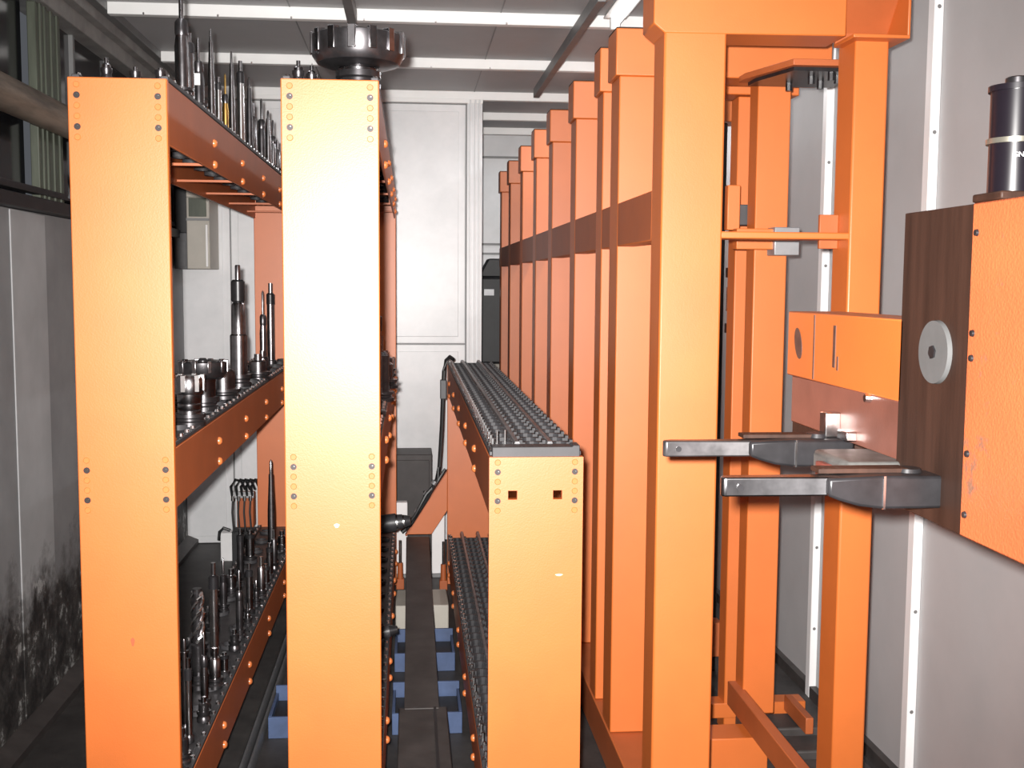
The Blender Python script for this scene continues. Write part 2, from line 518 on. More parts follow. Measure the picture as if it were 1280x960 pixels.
def rack(x0, x1, ztop, shelves, label, holes=None, clusters=()):
    cx = (x0 + x1) / 2
    t = thing('tool_rack', label, 'rack', (cx, (Y0R + Y1R) / 2, FL), 'orange tool racks')
    for nm, y0, y1 in (('front_panel', Y0R, Y0R + 0.025), ('rear_panel', Y1R, Y1R + 0.025)):
        mb = MB()
        if nm == 'front_panel' and holes:
            # panel with two square-rimmed through holes: built from strips around them
            hx = [h[0] for h in holes]; hz = holes[0][1]; r = 0.0125
            mb.box(x0, x1, y0, y1, hz + r, ztop)
            mb.box(x0, hx[0] - r, y0, y1, hz - r, hz + r)
            mb.box(hx[0] + r, hx[1] - r, y0, y1, hz - r, hz + r)
            mb.box(hx[1] + r, x1, y0, y1, hz - r, hz + r)
            mb.box(x0, x1, y0, y1, FL, hz - r)
            p = mb.build(nm, 'orange_paint', t)
        else:
            p = mb.box(x0, x1, y0, y1, FL, ztop).build(nm, 'orange_paint', t, 0.003)
        if nm == 'front_panel':
            for zc in clusters:
                for sx in (x0 + 0.023, x1 - 0.023):
                    for k in range(6):
                        z = zc - 0.0265 * k
                        if k in (1, 4):
                            s = inst(screw_dark, 'socket_screw', p, (sx, y0, z))
                            inst(screw_glint, 'socket_screw_glint', p, (sx + 0.002, y0, z + 0.002))
                        else:
                            inst(screw_flat, 'cover_screw', p, (sx, y0, z))
    for zs, in zip(shelves):
        rails = []
        for sgn, xa, xb in ((-1, x0 + 0.002, x0 + 0.010), (1, x1 - 0.010, x1 - 0.002)):
            r = B(xa, xb, Y0R + 0.025, Y1R, zs - 0.161, zs).build('side_rail', 'orange_shaded', t, 0.0015)
            for y in BOLT_Y:
                for dz in (-0.075, -0.142):
                    if sgn > 0:
                        inst(bolt_r, 'rail_bolt', r, (x1 - 0.002, y, zs + dz))
                    else:
                        inst(bolt_l, 'rail_bolt', r, (x0 + 0.002, y, zs + dz))
        for y in BOLT_Y:
            B(x0 + 0.010, x1 - 0.010, y - 0.006, y + 0.006, zs - 0.147, zs - 0.138).build('cross_bar', 'orange_shaded', t, 0.001)
        lowp = 0.030 if x0 > 0 else 0.0
        B(x0 + 0.010, x1 - 0.010, Y0R + 0.03, Y1R, zs - 0.012 - lowp, zs + 0.004 - lowp).build('shelf_plate', 'black_plastic' if x0 > 0 else 'shelf_plate', t, 0.001)  # low rack's plate is blackened to paint in the shade between its pots
        mb = MB()
        for xa in (x0 + 0.012, x1 - 0.012):
            mb.box(xa - 0.010, xa + 0.010, Y0R + 0.03, Y1R, zs + 0.004, zs + 0.016)
        mb.build('edge_strip', 'block_grey', t, 0.002)
        # row of small bright screws along both edges, too small to pick apart
        mb = MB()
        y = Y0R + 0.06
        while y < Y1R - 0.03:
            for xa in (x0 + 0.012, x1 - 0.012):
                mb.cyl((xa, y, zs + 0.016), (xa, y, zs + 0.024), 0.0075, 0.006, 8)
            y += 0.085
        s = mb.build('edge_screws', 'bright_steel', t)
        s['kind'] = 'stuff'
    return t

SH_A = (0.512, -0.443, -1.400)
rack_a = rack(-0.868, -0.620, 0.516, SH_A, 'tall orange tool rack at the left carrying slim drills on its top shelf',
              None, (0.497, -0.470))
rack_b = rack(-0.333, -0.080, 0.524, (0.520, -0.443, -1.400), 'tall orange tool rack between two others with a big face mill on top',
              None, (0.505, -0.465))
SH_C = (-0.474, -1.470)
rack_c = rack(0.213, 0.470, -0.470, SH_C, 'low orange tool rack with rows of black tool pots along its top',
              ((0.277, -0.574), (0.400, -0.574)), (-0.484,))

# pots in the shelves of the tall racks (dark sockets seen between the tools)
for t, x0, x1, shelves in ((rack_a, -0.868, -0.620, SH_A), (rack_b, -0.333, -0.080, (0.520, -0.443, -1.400))):
    for zs in shelves:
        for k in range(15):
            for xx in (x0 + 0.070, x1 - 0.070):
                inst(pot_mesh, 'tool_pot', t, (xx, Y0R + 0.17 + 0.22 * k, zs))
# fork pots in three columns on the low rack
for zs in SH_C:
    for k in range(37):
        for xx in (0.265, 0.342, 0.419):
            inst(fork_mesh, 'tool_pot', rack_c, (xx, Y0R + 0.13 + 0.087 * k, zs + 0.006))
# end blocks and upright studs of the low rack
for zs in SH_C:
    MB().prism([(0.222, zs), (0.462, zs), (0.462, zs + 0.034), (0.445, zs + 0.034), (0.440, zs + 0.030), (0.222, zs + 0.030)],
               'y', Y0R + 0.012, Y0R + 0.075).build('end_block', 'block_grey', rack_c, 0.002)
    mb = MB()
    for k in range(45):
        mb.cyl((0.230, Y0R + 0.10 + 0.072 * k, zs + 0.015), (0.230, Y0R + 0.10 + 0.072 * k, zs + 0.042), 0.006, None, 6)
    mb.build('guide_studs', 'bright_steel', rack_c)['kind'] = 'stuff'
    for x in (0.296, 0.388):
        MB().prism([(x - 0.012, zs + 0.02), (x + 0.012, zs + 0.02), (x + 0.006, zs + 0.036), (x - 0.006, zs + 0.036)], 'y',
                   Y0R + 0.08, Y1R - 0.02).build('guide_rib', 'rib_grey', rack_c, 0.001)
for x in (0.24, 0.262):
    MB().cyl((x, Y0R + 0.075, -0.45), (x, Y0R + 0.075, -0.405), 0.003, None, 6).build('locating_pin', 'bright_steel', rack_c)
for t, x, z, w, h, mt in ((rack_b, -0.197, -0.652, 0.007, 0.006, 'chip'), (rack_c, 0.406, -0.797, 0.010, 0.003, 'chip'), (rack_a, -0.738, -0.960, 0.005, 0.012, 'smudge')):
    pl = [(x + w * math.cos(a) * (1 + 0.25 * math.sin(3 * a)), z + h * math.sin(a)) for a in [k * math.pi / 6 for k in range(12)]]
    MB().prism(pl, 'y', Y0R - 0.0006, Y0R + 0.001).build('paint_mark', mt, t)

# ------------------------------------------------------------------ cutting tools
def turned(name, label, cat, x, y, z, segs, group=None, n=18):
    """segs: list of (part name, material, [(r, h)...]) with h above the shelf"""
    t = thing(name, label, cat, (x, y, z), group)
    for nm, mat, prof in segs:
        MB().lathe(x, y, z, prof, n).build(nm, mat, t)
    return t

def holder(x, y, z, h, r, label, group, kind=0, name='tool_holder', cat='tool', tipmat='tool_steel', bodymat='tool_steel'):
    zz = z + 0.012
    h = h - 0.012
    fl = r * 1.55
    if kind == 0:      # collet chuck with a drill
        segs = [('flange', 'dark_steel', [(fl, 0), (fl, 0.012), (fl * 0.82, 0.016), (fl * 0.82, 0.022), (fl, 0.026), (fl, 0.034)]),
                ('chuck_body', bodymat, [(r * 0.92, 0.034), (r, h * 0.45), (r * 0.8, h * 0.55)]),
                ('clamp_nut', 'dark_steel', [(r * 0.86, h * 0.55), (r * 0.92, h * 0.57), (r * 0.92, h * 0.66), (r * 0.6, h * 0.69)]),
                ('drill', tipmat, [(r * 0.32, h * 0.69), (r * 0.32, h * 0.96), (0.001, h)])]
    elif kind == 1:    # slim tapering bar
        segs = [('flange', 'dark_steel', [(fl, 0), (fl, 0.02), (fl * 0.8, 0.026)]),
                ('bar', bodymat, [(r, 0.026), (r * 0.94, h * 0.5), (r * 0.62, h * 0.78), (r * 0.58, h * 0.86)]),
                ('tip', tipmat, [(r * 0.40, h * 0.86), (r * 0.36, h * 0.97), (0.002, h)])]
    elif kind == 2:    # plain polished shank with a darker collar
        segs = [('flange', 'dark_steel', [(fl, 0), (fl, 0.018), (fl * 0.85, 0.022)]),
                ('shank', bodymat, [(r, 0.022), (r, h * 0.74)]),
                ('collar', 'black_oxide', [(r * 1.12, h * 0.74), (r * 1.12, h * 0.86), (r * 0.7, h * 0.88)]),
                ('tip', tipmat, [(r * 0.55, h * 0.88), (r * 0.55, h)])]
    else:              # short stub holder
        segs = [('flange', 'dark_steel', [(fl, 0), (fl, 0.012), (fl * 0.85, 0.017), (fl * 0.85, 0.022), (fl, 0.027), (fl, 0.036)]),
                ('stub', bodymat, [(r * 1.1, 0.036), (r * 1.1, h * 0.7), (r * 0.8, h * 0.76)]),
                ('tip', tipmat, [(r * 0.5, h * 0.76), (r * 0.5, h)])]
    return turned(name, label, cat, x, y, zz, segs, group)

ZA = SH_A[0]
G1 = 'tools standing on the top shelf of the left rack'
holder(-0.658, 3.40, ZA, 0.345, 0.021, 'tallest tool on the left rack top, a long thin drill in a fat chuck', G1, 0, 'drill_chuck')
holder(-0.675, 3.60, ZA, 0.245, 0.015, 'polished chuck close behind the tallest drill on the left rack top', G1, 2)
t = holder(-0.662, 3.68, ZA, 0.250, 0.018, 'dark chuck wearing a small white label on the left rack top', G1, 0, 'drill_chuck', bodymat='dark_steel')
B(-0.672, -0.654, 3.658, 3.662, ZA + 0.10, ZA + 0.135).build('paper_label', 'label_white', t)
holder(-0.660, 3.90, ZA, 0.325, 0.012, 'slender tapering bar with a needle-thin tip on the left rack top', G1, 1, 'boring_bar')
holder(-0.650, 3.98, ZA, 0.182, 0.010, 'short bright pin tool beside the needle-tipped bar', G1, 2, bodymat='bright_steel')
holder(-0.680, 4.31, ZA, 0.252, 0.012, 'brass-coloured drill amid steel tools on the left rack top', G1, 0, 'brass_drill', tipmat='brass', bodymat='brass')
holder(-0.665, 4.37, ZA, 0.345, 0.012, 'tall grey bar rising behind the brass-coloured drill', G1, 1, 'boring_bar')
holder(-0.660, 4.56, ZA, 0.346, 0.014, 'bright shiny shank with dark collar halfway along the left rack top', G1, 2, bodymat='bright_steel')
holder(-0.655, 4.76, ZA, 0.320, 0.014, 'dark slim bar just behind the bright collared shank', G1, 1, 'boring_bar', bodymat='dark_steel')
holder(-0.672, 4.98, ZA, 0.250, 0.016, 'stubby holder half hidden between slim bars on the left rack top', G1, 3)
holder(-0.668, 5.24, ZA, 0.310, 0.017, 'thick dark drill chuck toward the rear of the left rack top', G1, 0, 'drill_chuck', bodymat='dark_steel')
holder(-0.658, 5.40, ZA, 0.282, 0.015, 'steel holder next in line behind the thick dark chuck', G1, 1)
holder(-0.655, 5.56, ZA, 0.262, 0.014, 'second-last drill on the left rack top, partly behind the middle rack', G1, 0, 'drill_chuck')
holder(-0.652, 5.72, ZA, 0.180, 0.013, 'rearmost short tool showing on the left rack top', G1, 3)
lbl = ['small pin tool on the front edge of the left rack, nearest its left corner',
       'tiny stub on the front edge of the left rack, near its centre',
       'tiny stub on the front edge of the left rack, near its right corner']
for (x, y, h), lb in zip(((-0.800, 3.12, 0.075), (-0.735, 3.16, 0.060), (-0.665, 3.14, 0.055)), lbl):
    holder(x, y, ZA, h, 0.010, lb, G1, 3)

ZM = SH_A[1]
G2 = 'tools standing on the middle shelf of the left rack'
def face_mill(x, y, z, label, rd, zd0, zd1, rarb, group, name='face_mill', teeth=12):
    t = thing(name, label, 'milling cutter', (x, y, z), group)
    MB().lathe(x, y, z + 0.012, [(rarb * 1.25, 0), (rarb * 1.25, 0.014), (rarb * 1.05, 0.018), (rarb * 1.05, 0.026), (rarb * 1.25, 0.030), (rarb * 1.25, 0.046)], 28).build('flange', 'dark_steel', t)
    MB().lathe(x, y, z + 0.012, [(rarb, 0.046), (rarb, (zd0 - z) * 0.8), (rarb * 1.1, zd0 - z - 0.012)], 28).build('arbor', 'tool_steel', t)
    hh = zd1 - zd0
    MB().lathe(x, y, zd0, [(rd * 0.60, 0), (rd * 0.86, hh * 0.12), (rd * 0.965, hh * 0.34), (rd * 0.97, hh * 0.90), (rd * 0.90, hh * 0.95), (rd * 0.55, hh * 0.93), (rd * 0.52, hh * 0.85)], 40).build('cutter_body', 'dark_steel', t)
    for k in range(teeth):
        a = 2 * math.pi * k / teeth + 0.15
        c, s = math.cos(a), math.sin(a)
        mb = MB()
        w = rd * 0.10
        pts = []
        for (rr, ww) in ((rd * 0.80, -w), (rd * 1.0, -w), (rd * 1.0, w * 0.6), (rd * 0.84, w)):
            pts.append((x + c * rr - s * ww, y + s * rr + c * ww))
        mb.prism(pts, 'z', zd0 + hh * 0.36, zd0 + hh)
        mb.build('cutting_insert', 'tool_steel', t, 0.0015)
    MB().lathe(x, y, zd0 + hh * 0.8, [(rd * 0.20, 0), (rd * 0.20, hh * 0.18), (rd * 0.12, hh * 0.3)], 18).build('clamp_screw', 'black_oxide', t)
    return t

face_mill(-0.690, 3.82, ZM, 'wide flat face mill at the front of the middle shelf, left rack', 0.082, -0.325, -0.262, 0.040, G2, teeth=10)
t = turned('milling_head', 'stubby ringed milling head nearest the front of the middle shelf', 'milling cutter', -0.660, 3.42, ZM + 0.012,
           [('flange', 'dark_steel', [(0.048, 0), (0.048, 0.012), (0.042, 0.016), (0.042, 0.022), (0.048, 0.026), (0.048, 0.036)]),
            ('ringed_body', 'tool_steel', [(0.034, 0.036), (0.034, 0.045), (0.032, 0.047), (0.034, 0.05), (0.034, 0.065), (0.032, 0.067), (0.034, 0.07), (0.035, 0.095)]),
            ('head', 'tool_steel', [(0.040, 0.095), (0.042, 0.10), (0.042, 0.140), (0.036, 0.150)])], G2, 28)
for k in range(6):
    a = k * math.pi / 3 + 0.3
    x, y = -0.660 + 0.040 * math.cos(a), 3.42 + 0.040 * math.sin(a)
    B(x - 0.007, x + 0.007, y - 0.007, y + 0.007, ZM + 0.115, ZM + 0.165).build('cutting_insert', 'bright_steel', t, 0.001)
turned('boring_bar', 'tall stepped boring bar rising from the middle shelf', 'boring bar', -0.703, 4.70, ZM + 0.012,
       [('flange', 'dark_steel', [(0.050, 0), (0.050, 0.015), (0.043, 0.02), (0.043, 0.03), (0.050, 0.035), (0.050, 0.05)]),
        ('lower_body', 'tool_steel', [(0.035, 0.05), (0.035, 0.21), (0.030, 0.215)]),
        ('upper_body', 'tool_steel', [(0.029, 0.215), (0.027, 0.335), (0.020, 0.345)]),
        ('collar', 'black_oxide', [(0.020, 0.345), (0.028, 0.352), (0.028, 0.430), (0.020, 0.438)]),
        ('tip', 'tool_steel', [(0.011, 0.438), (0.011, 0.493), (0.009, 0.498)])], G2, 24)
holder(-0.735, 5.72, ZM, 0.400, 0.017, 'slim drill near the rear of the middle shelf, left of its taller twin', G2, 0, 'drill_chuck')
holder(-0.728, 5.98, ZM, 0.435, 0.019, 'taller of the two slim drills at the rear of the middle shelf', G2, 2, 'drill_chuck')
holder(-0.690, 4.22, ZM, 0.155, 0.040, 'low wide holder just in front of the tall stepped bar', G2, 3, 'shell_mill')
holder(-0.668, 5.02, ZM, 0.125, 0.034, 'low wide holder just behind the tall stepped bar', G2, 3, 'shell_mill')
holder(-0.690, 5.34, ZM, 0.120, 0.026, 'small stub holder in front of the two slim rear drills', G2, 3)
holder(-0.800, 4.05, ZM, 0.150, 0.036, 'dark holder behind the wide face mill on the middle shelf', G2, 3, 'shell_mill', bodymat='dark_steel')

ZL = SH_A[2]
G3 = 'tools standing on the bottom shelf of the left rack'
holder(-0.715, 4.09, ZL, 0.380, 0.016, 'tall shiny round bar on the bottom shelf of the left rack', G3, 2, 'boring_bar', bodymat='bright_steel')
# spiral cutter
x, y = -0.725, 3.83
t = thing('spiral_cutter', 'thick spiral-fluted cutter on the bottom shelf of the left rack', 'milling cutter', (x, y, ZL), G3)
MB().lathe(x, y, ZL + 0.012, [(0.040, 0), (0.040, 0.015), (0.034, 0.02), (0.034, 0.028), (0.040, 0.032), (0.040, 0.05)], 20).build('flange', 'dark_steel', t)
MB().lathe(x, y, ZL + 0.012, [(0.022, 0.05), (0.022, 0.15), (0.016, 0.155), (0.016, 0.345)], 20).build('core', 'dark_steel', t)
for k in range(4):
    mb = MB()
    pts = []
    for s in range(15):
        a = k * math.pi / 2 + s * 0.42
        pts.append((x + 0.018 * math.cos(a), y + 0.018 * math.sin(a), ZL + 0.17 + 0.0125 * s))
    mb.tube(pts, 0.006, 6).build('flute', 'bright_steel', t)
holder(-0.686, 5.57, ZL, 0.525, 0.020, 'tall slim drill at the rear of the bottom shelf against the orange rear panel', G3, 1, 'boring_bar')
holder(-0.693, 3.44, ZL, 0.305, 0.012, 'leftmost slim drill at the front of the bottom shelf', G3, 1, 'drill_chuck')
holder(-0.667, 3.36, ZL, 0.272, 0.010, 'bright needle drill at the very front of the bottom shelf', G3, 2, 'drill_chuck', bodymat='bright_steel')
holder(-0.669, 3.63, ZL, 0.265, 0.013, 'knobbly drill chuck left of the tall shiny bar on the bottom shelf', G3, 0, 'drill_chuck')
holder(-0.668, 3.82, ZL, 0.150, 0.018, 'short holder at the foot of the tall shiny bar', G3, 3)
holder(-0.666, 4.37, ZL, 0.280, 0.015, 'dark chuck right behind the tall shiny bar on the bottom shelf', G3, 0, 'drill_chuck', bodymat='dark_steel')
holder(-0.673, 4.69, ZL, 0.225, 0.014, 'stepped holder halfway along the bottom shelf', G3, 2)
holder(-0.655, 4.93, ZL, 0.195, 0.016, 'bright-tipped holder in the rear half of the bottom shelf', G3, 3, tipmat='bright_steel')
rng = random.Random(5)
ORD = ['frontmost', 'second', 'third', 'fourth', 'fifth', 'sixth', 'seventh', 'eighth', 'ninth', 'rearmost']
for i, y in enumerate((3.25, 3.50, 3.70, 3.95, 4.20, 4.46, 4.72, 4.98, 5.28, 5.62)):
    holder(-0.800 + rng.random() * 0.02, y, ZL, 0.10 + rng.random() * 0.15, 0.014 + rng.random() * 0.009,
           ORD[i] + ' small steel holder in the far-side row on the bottom shelf of the left rack',
           'small holders in the far-side row of the bottom shelf', rng.choice((0, 2, 3)), bodymat=rng.choice(('tool_steel', 'dark_steel')))
for i, y in enumerate((3.20, 3.52, 3.93, 4.22, 4.52, 4.80, 5.10, 5.26, 5.42, 5.80)):
    holder(-0.652 - rng.random() * 0.012, y, ZL, 0.07 + rng.random() * (0.06 if y < 5 else 0.14), 0.012 + rng.random() * 0.007,
           ORD[i] + ' short holder in the near-side row on the bottom shelf of the left rack',
           'short holders in the near-side row of the bottom shelf', rng.choice((0, 2, 3)), bodymat=rng.choice(('tool_steel', 'dark_steel')))

# middle rack
ZB = 0.520
G4 = 'tools standing on the middle rack'
face_mill(-0.142, 3.20, ZB, 'large toothed face mill standing on top of the middle rack', 0.131, 0.588, 0.682, 0.050, G4, teeth=14)
holder(-0.300, 3.14, ZB, 0.075, 0.011, 'tiny stub tool on the front left corner of the middle rack top', G4, 3)
holder(-0.268, 3.18, ZB, 0.070, 0.010, 'tiny stub tool between the corner stub and the face mill', G4, 3)
holder(-0.120, 3.62, SH_A[1], 0.385, 0.028, 'dark bar peeking past the right edge of the middle rack at half height', G4, 2, 'boring_bar', bodymat='dark_steel')
holder(-0.115, 4.10, SH_A[1], 0.250, 0.036, 'dark holder behind the half-hidden bar at the middle rack edge', G4, 3, 'shell_mill', bodymat='dark_steel')
holder(-0.112, 4.62, SH_A[1], 0.150, 0.040, 'low grey holder showing at the right edge of the middle rack', G4, 3, 'shell_mill')
holder(-0.118, 5.20, SH_A[1], 0.130, 0.034, 'rear low holder at the right edge of the middle rack', G4, 3, 'shell_mill')
# tools that stick out sideways low in the gap
def lying_tool(name, label, p, d, segs, group):
    t = thing(name, label, 'tool', p, group)
    pos = 0
    for nm, mat, L, r0, r1 in segs:
        a = Vector(p) + Vector(d) * pos
        c = Vector(p) + Vector(d) * (pos + L)
        MB().cyl(a, c, r0, r1, 16).build(nm, mat, t)
        pos += L
    return t
lying_tool('angle_head', 'black ringed tool lying across the aisle beside the middle rack', (-0.14, 5.50, -1.19), (1, 0, 0.12),
           [('body', 'black_plastic', 0.07, 0.045, 0.045), ('ring', 'bright_steel', 0.008, 0.040, 0.040), ('collar', 'black_plastic', 0.025, 0.038, 0.036),
            ('ring', 'bright_steel', 0.007, 0.032, 0.032), ('nose', 'black_plastic', 0.03, 0.032, 0.024)], 'tools lying low beside the middle rack')
lying_tool('boring_arbor', 'thick black arbor poking out low from the middle rack', (-0.20, 4.30, -1.375), (1, 0, 0.18),
           [('shaft', 'black_plastic', 0.12, 0.026, 0.026), ('end', 'black_oxide', 0.03, 0.022, 0.014)], 'tools lying low beside the middle rack')

# ------------------------------------------------------------------ aisle between middle and low rack
t = thing('cable_duct', 'dark flat cable duct on the floor climbing between the two racks', 'cable duct', (0.045, 4.5, FL))
B(-0.045, 0.137, 2.9, 4.14, FL, -1.602).build('floor_duct', 'duct_dark', t, 0.004)
MB().prism([(4.12, -1.606), (4.12, -1.598), (6.36, -1.452), (6.36, -1.482), (4.14, -1.632)], 'x', -0.024, 0.107).build('sloping_duct', 'duct_dark', t, 0.003)
B(0.086, 0.096, 2.9, 4.13, -1.602, -1.596).build('duct_seam', 'black_paint', t)
B(-0.01, 0.10, 6.27, 6.34, FL, -1.485).build('duct_foot', 'duct_dark', t)

t = thing('orange_bracket', 'slanted orange bracket arm between the low rack and the dark duct', 'bracket', (0.10, 6.40, -1.46))
MB().prism([(-0.020, -1.448), (0.122, -1.448), (0.212, -1.31), (0.212, -1.08)], 'y', 6.40, 6.415).build('arm_plate', 'orange_paint', t, 0.002)
MB().prism([(-0.022, -1.448), (0.212, -1.075), (0.212, -1.068), (-0.030, -1.445)], 'y', 6.36, 6.415).build('arm_flange', 'orange_shaded', t)
t = thing('power_cable', 'black cable hanging from the low rack end and following the slanted bracket', 'cable', (0.17, 6.36, -1.3))
MB().tube([(0.245, 6.37, -0.435), (0.225, 6.39, -0.42), (0.205, 6.40, -0.44), (0.192, 6.39, -0.50), (0.186, 6.38, -0.62), (0.180, 6.37, -0.80),
           (0.172, 6.37, -0.95), (0.165, 6.36, -1.05), (0.15, 6.35, -1.12), (0.10, 6.34, -1.22), (0.05, 6.34, -1.30), (0.0, 6.34, -1.38), (-0.05, 6.34, -1.42)], 0.012, 8).build('cable', 'cable_black', t)
MB().tube([(0.20, 6.35, -1.06), (0.14, 6.35, -1.15), (0.09, 6.33, -1.20), (0.03, 6.33, -1.32), (-0.03, 6.33, -1.40)], 0.010, 8).build('cable', 'cable_black', t)
B(0.170, 0.206, 6.36, 6.41, -0.66, -0.55).build('junction_box', 'dark_grey_paint', t, 0.005)
for (x, z) in ((0.135, -1.135), (0.09, -1.20), (0.04, -1.30)):
    MB().cyl((x - 0.006, 6.345, z - 0.01), (x + 0.006, 6.345, z + 0.008), 0.016, None, 10).build('cable_clip', 'grey_metal', t)

def crate(y, label, x0=-0.072, x1=0.200):
    t = thing('blue_crate', label, 'crate', ((x0 + x1) / 2, y + 0.15, FL), 'blue crates on the floor of the aisle')
    B(x0, x1, y, y + 0.012, FL, FL + 0.085).build('front_side', 'blue_paint', t, 0.002)
    B(x0, x1, y + 0.26, y + 0.272, FL, FL + 0.115).build('rear_side', 'blue_paint', t, 0.002)
    for xa in (x0, x1 - 0.012):
        B(xa, xa + 0.012, y + 0.012, y + 0.26, FL, FL + 0.085).build('end_side', 'blue_paint', t, 0.002)
    B(x0 + 0.012, x1 - 0.012, y + 0.012, y + 0.26, FL, FL + 0.01).build('bottom', 'black_paint', t)
    B(x0 + 0.01, x1 - 0.01, y + 0.05, y + 0.24, FL + 0.01, FL + 0.06).build('filling', 'black_paint', t)
    return t
crate(4.24, 'nearer blue crate on the floor straddled by the dark duct')
crate(4.95, 'farther blue crate on the floor straddled by the dark duct')
crate(4.24, 'blue crate on the floor between the left and middle racks', -0.545, -0.345)
for x, lb in ((-0.600, 'black floor rail nearest below the left rack'), (-0.570, 'black floor rail beside the blue crate between the two tall racks')):
    tag(MB().prism([(x - 0.010, FL), (x + 0.010, FL), (x + 0.010, FL + 0.03), (x + 0.004, FL + 0.04), (x - 0.004, FL + 0.04), (x - 0.010, FL + 0.03)], 'y', 3.05, 6.4).build('floor_rail', 'dark_grey_paint'), lb, 'rail', 'floor rails under the left rack')
o = B(-0.075, 0.192, 5.55, 5.85, FL, -1.62).build('grey_box', 'beige_paint', bevel=0.006)
tag(o, 'pale grey box on the floor behind the blue crates', 'box')
for x, lb in ((-0.055, 'pale upright post behind the duct, on the middle rack side'), (0.165, 'pale upright post behind the duct, on the low rack side')):
    t = thing('pale_post', lb, 'post', (x, 6.62, FL), 'pale posts behind the duct')
    B(x - 0.038, x + 0.038, 6.60, 6.66, FL, -1.30).build('post_body', 'batten_white', t, 0.004)
    B(x - 0.05, x + 0.05, 6.58, 6.68, FL, FL + 0.02).build('post_foot', 'rail_grey', t)
for x, yy, lb in ((-0.058, 6.25, 'small orange clamp with bright rod below the middle rack'), (0.185, 6.20, 'small orange clamp below the low rack beside the duct')):
    t = thing('orange_clamp', lb, 'clamp', (x, yy, FL), 'orange clamps in the aisle')
    B(x - 0.022, x + 0.022, yy, yy + 0.05, -1.73, -1.67).build('clamp_block', 'orange_shaded', t, 0.003)
    MB().cyl((x, yy + 0.02, -1.67), (x, yy + 0.02, -1.58), 0.017, 0.015, 14).build('clamp_barrel', 'orange_shaded', t)
    MB().cyl((x, yy + 0.02, -1.58), (x, yy + 0.02, -1.45), 0.008, None, 10).build('rod', 'bright_steel', t)
    for dx in (-0.012, 0.012):
        MB().cyl((x + dx, yy + 0.01, FL), (x + dx, yy + 0.01, -1.73), 0.006, None, 8).build('foot_screw', 'black_oxide', t)
t = thing('dark_cabinet', 'dark brown low cabinet against the white back partition', 'cabinet', (0.01, 7.30, FL))
B(-0.14, 0.142, 7.20, 7.50, FL, -1.105).build('cabinet_body', 'dark_brown_sheet', t, 0.006)
B(-0.12, 0.122, 7.19, 7.20, FL + 0.06, -1.14).build('cabinet_door', 'dark_brown_sheet', t, 0.003)
MB().cyl((0.09, 7.185, -1.40), (0.09, 7.185, -1.34), 0.007, None, 8).build('door_handle', 'black_oxide', t)

# ------------------------------------------------------------------ things at the back between the left and middle racks
t = thing('wall_cabinet', 'beige cabinet with small greenish window mounted high on the back partition', 'cabinet', (-1.31, 7.35, 0.07))
B(-1.385, -1.245, 7.20, 7.535, 0.075, 0.52).build('cabinet_body', 'beige_paint', t, 0.005)
B(-1.370, -1.262, 7.194, 7.20, 0.40, 0.515).build('cabinet_window', 'green_grey', t, 0.002)
B(-1.268, -1.256, 7.188, 7.20, 0.09, 0.35).build('bright_edge', 'batten_white', t, 0.002)
B(-1.385, -1.245, 7.19, 7.20, 0.375, 0.39).build('cabinet_seam', 'rail_grey', t)
B(-1.385, -1.245, 7.20, 7.535, 0.52, 0.66).build('cabinet_top', 'beige_paint', t, 0.004)
t = thing('switch_box', 'dark grey box hanging left of the beige cabinet', 'box', (-1.46, 7.35, 0.07))
B(-1.465, -1.387, 7.22, 7.535, 0.075, 0.30).build('box_body', 'dark_grey_paint', t, 0.004)
B(-1.455, -1.395, 7.214, 7.22, 0.09, 0.25).build('box_cover', 'dark_grey_paint', t, 0.002)
B(-1.465, -1.387, 7.24, 7.535, 0.30, 0.60).build('box_upper', 'black_paint', t, 0.004)
t = thing('valve_unit', 'small orange valve unit wrapped in black hoses behind the left rack', 'machine part', (-1.02, 6.90, FL))
B(-1.055, -0.955, 6.88, 6.98, -1.50, -1.29).build('valve_body', 'orange_shaded', t, 0.006)
B(-1.085, -0.945, 6.86, 7.0, FL, -1.52).build('valve_foot', 'black_paint', t, 0.004)
B(-1.085, -0.95, 6.865, 6.875, -1.315, -1.275).build('terminal_strip', 'grey_metal', t, 0.002)
for k in range(5):
    x = -1.08 + 0.030 * k
    MB().tube([(x, 6.87, -1.30), (x - 0.005, 6.85, -1.24), (x + 0.02, 6.87, -1.20), (x + 0.05, 6.90, -1.215), (x + 0.07, 6.92, -1.27)], 0.008, 7).build('hose', 'cable_black', t)
for k in range(4):
    x = -1.075 + 0.035 * k
    MB().tube([(x, 6.865, -1.31), (x - 0.004, 6.855, -1.40), (x + 0.004, 6.858, -1.53)], 0.006, 6).build('hose', 'cable_black', t)
    MB().cyl((x, 6.862, -1.33), (x, 6.862, -1.30), 0.011, None, 10).build('hose_fitting', 'bright_steel', t)
MB().tube([(-1.10, 6.9, -1.52), (-1.14, 6.9, -1.505), (-1.165, 6.9, -1.53), (-1.17, 6.9, -1.58)], 0.010, 7).build('hose', 'cable_black', t)
t = thing('pale_post', 'short pale post standing left of the orange valve unit', 'post', (-1.13, 7.12, FL))
B(-1.185, -1.085, 7.05, 7.15, FL, -1.57).build('post_body', 'batten_white', t, 0.004)
B(-1.112, -1.106, 7.044, 7.05, FL, -1.57).build('post_groove', 'rail_grey', t)

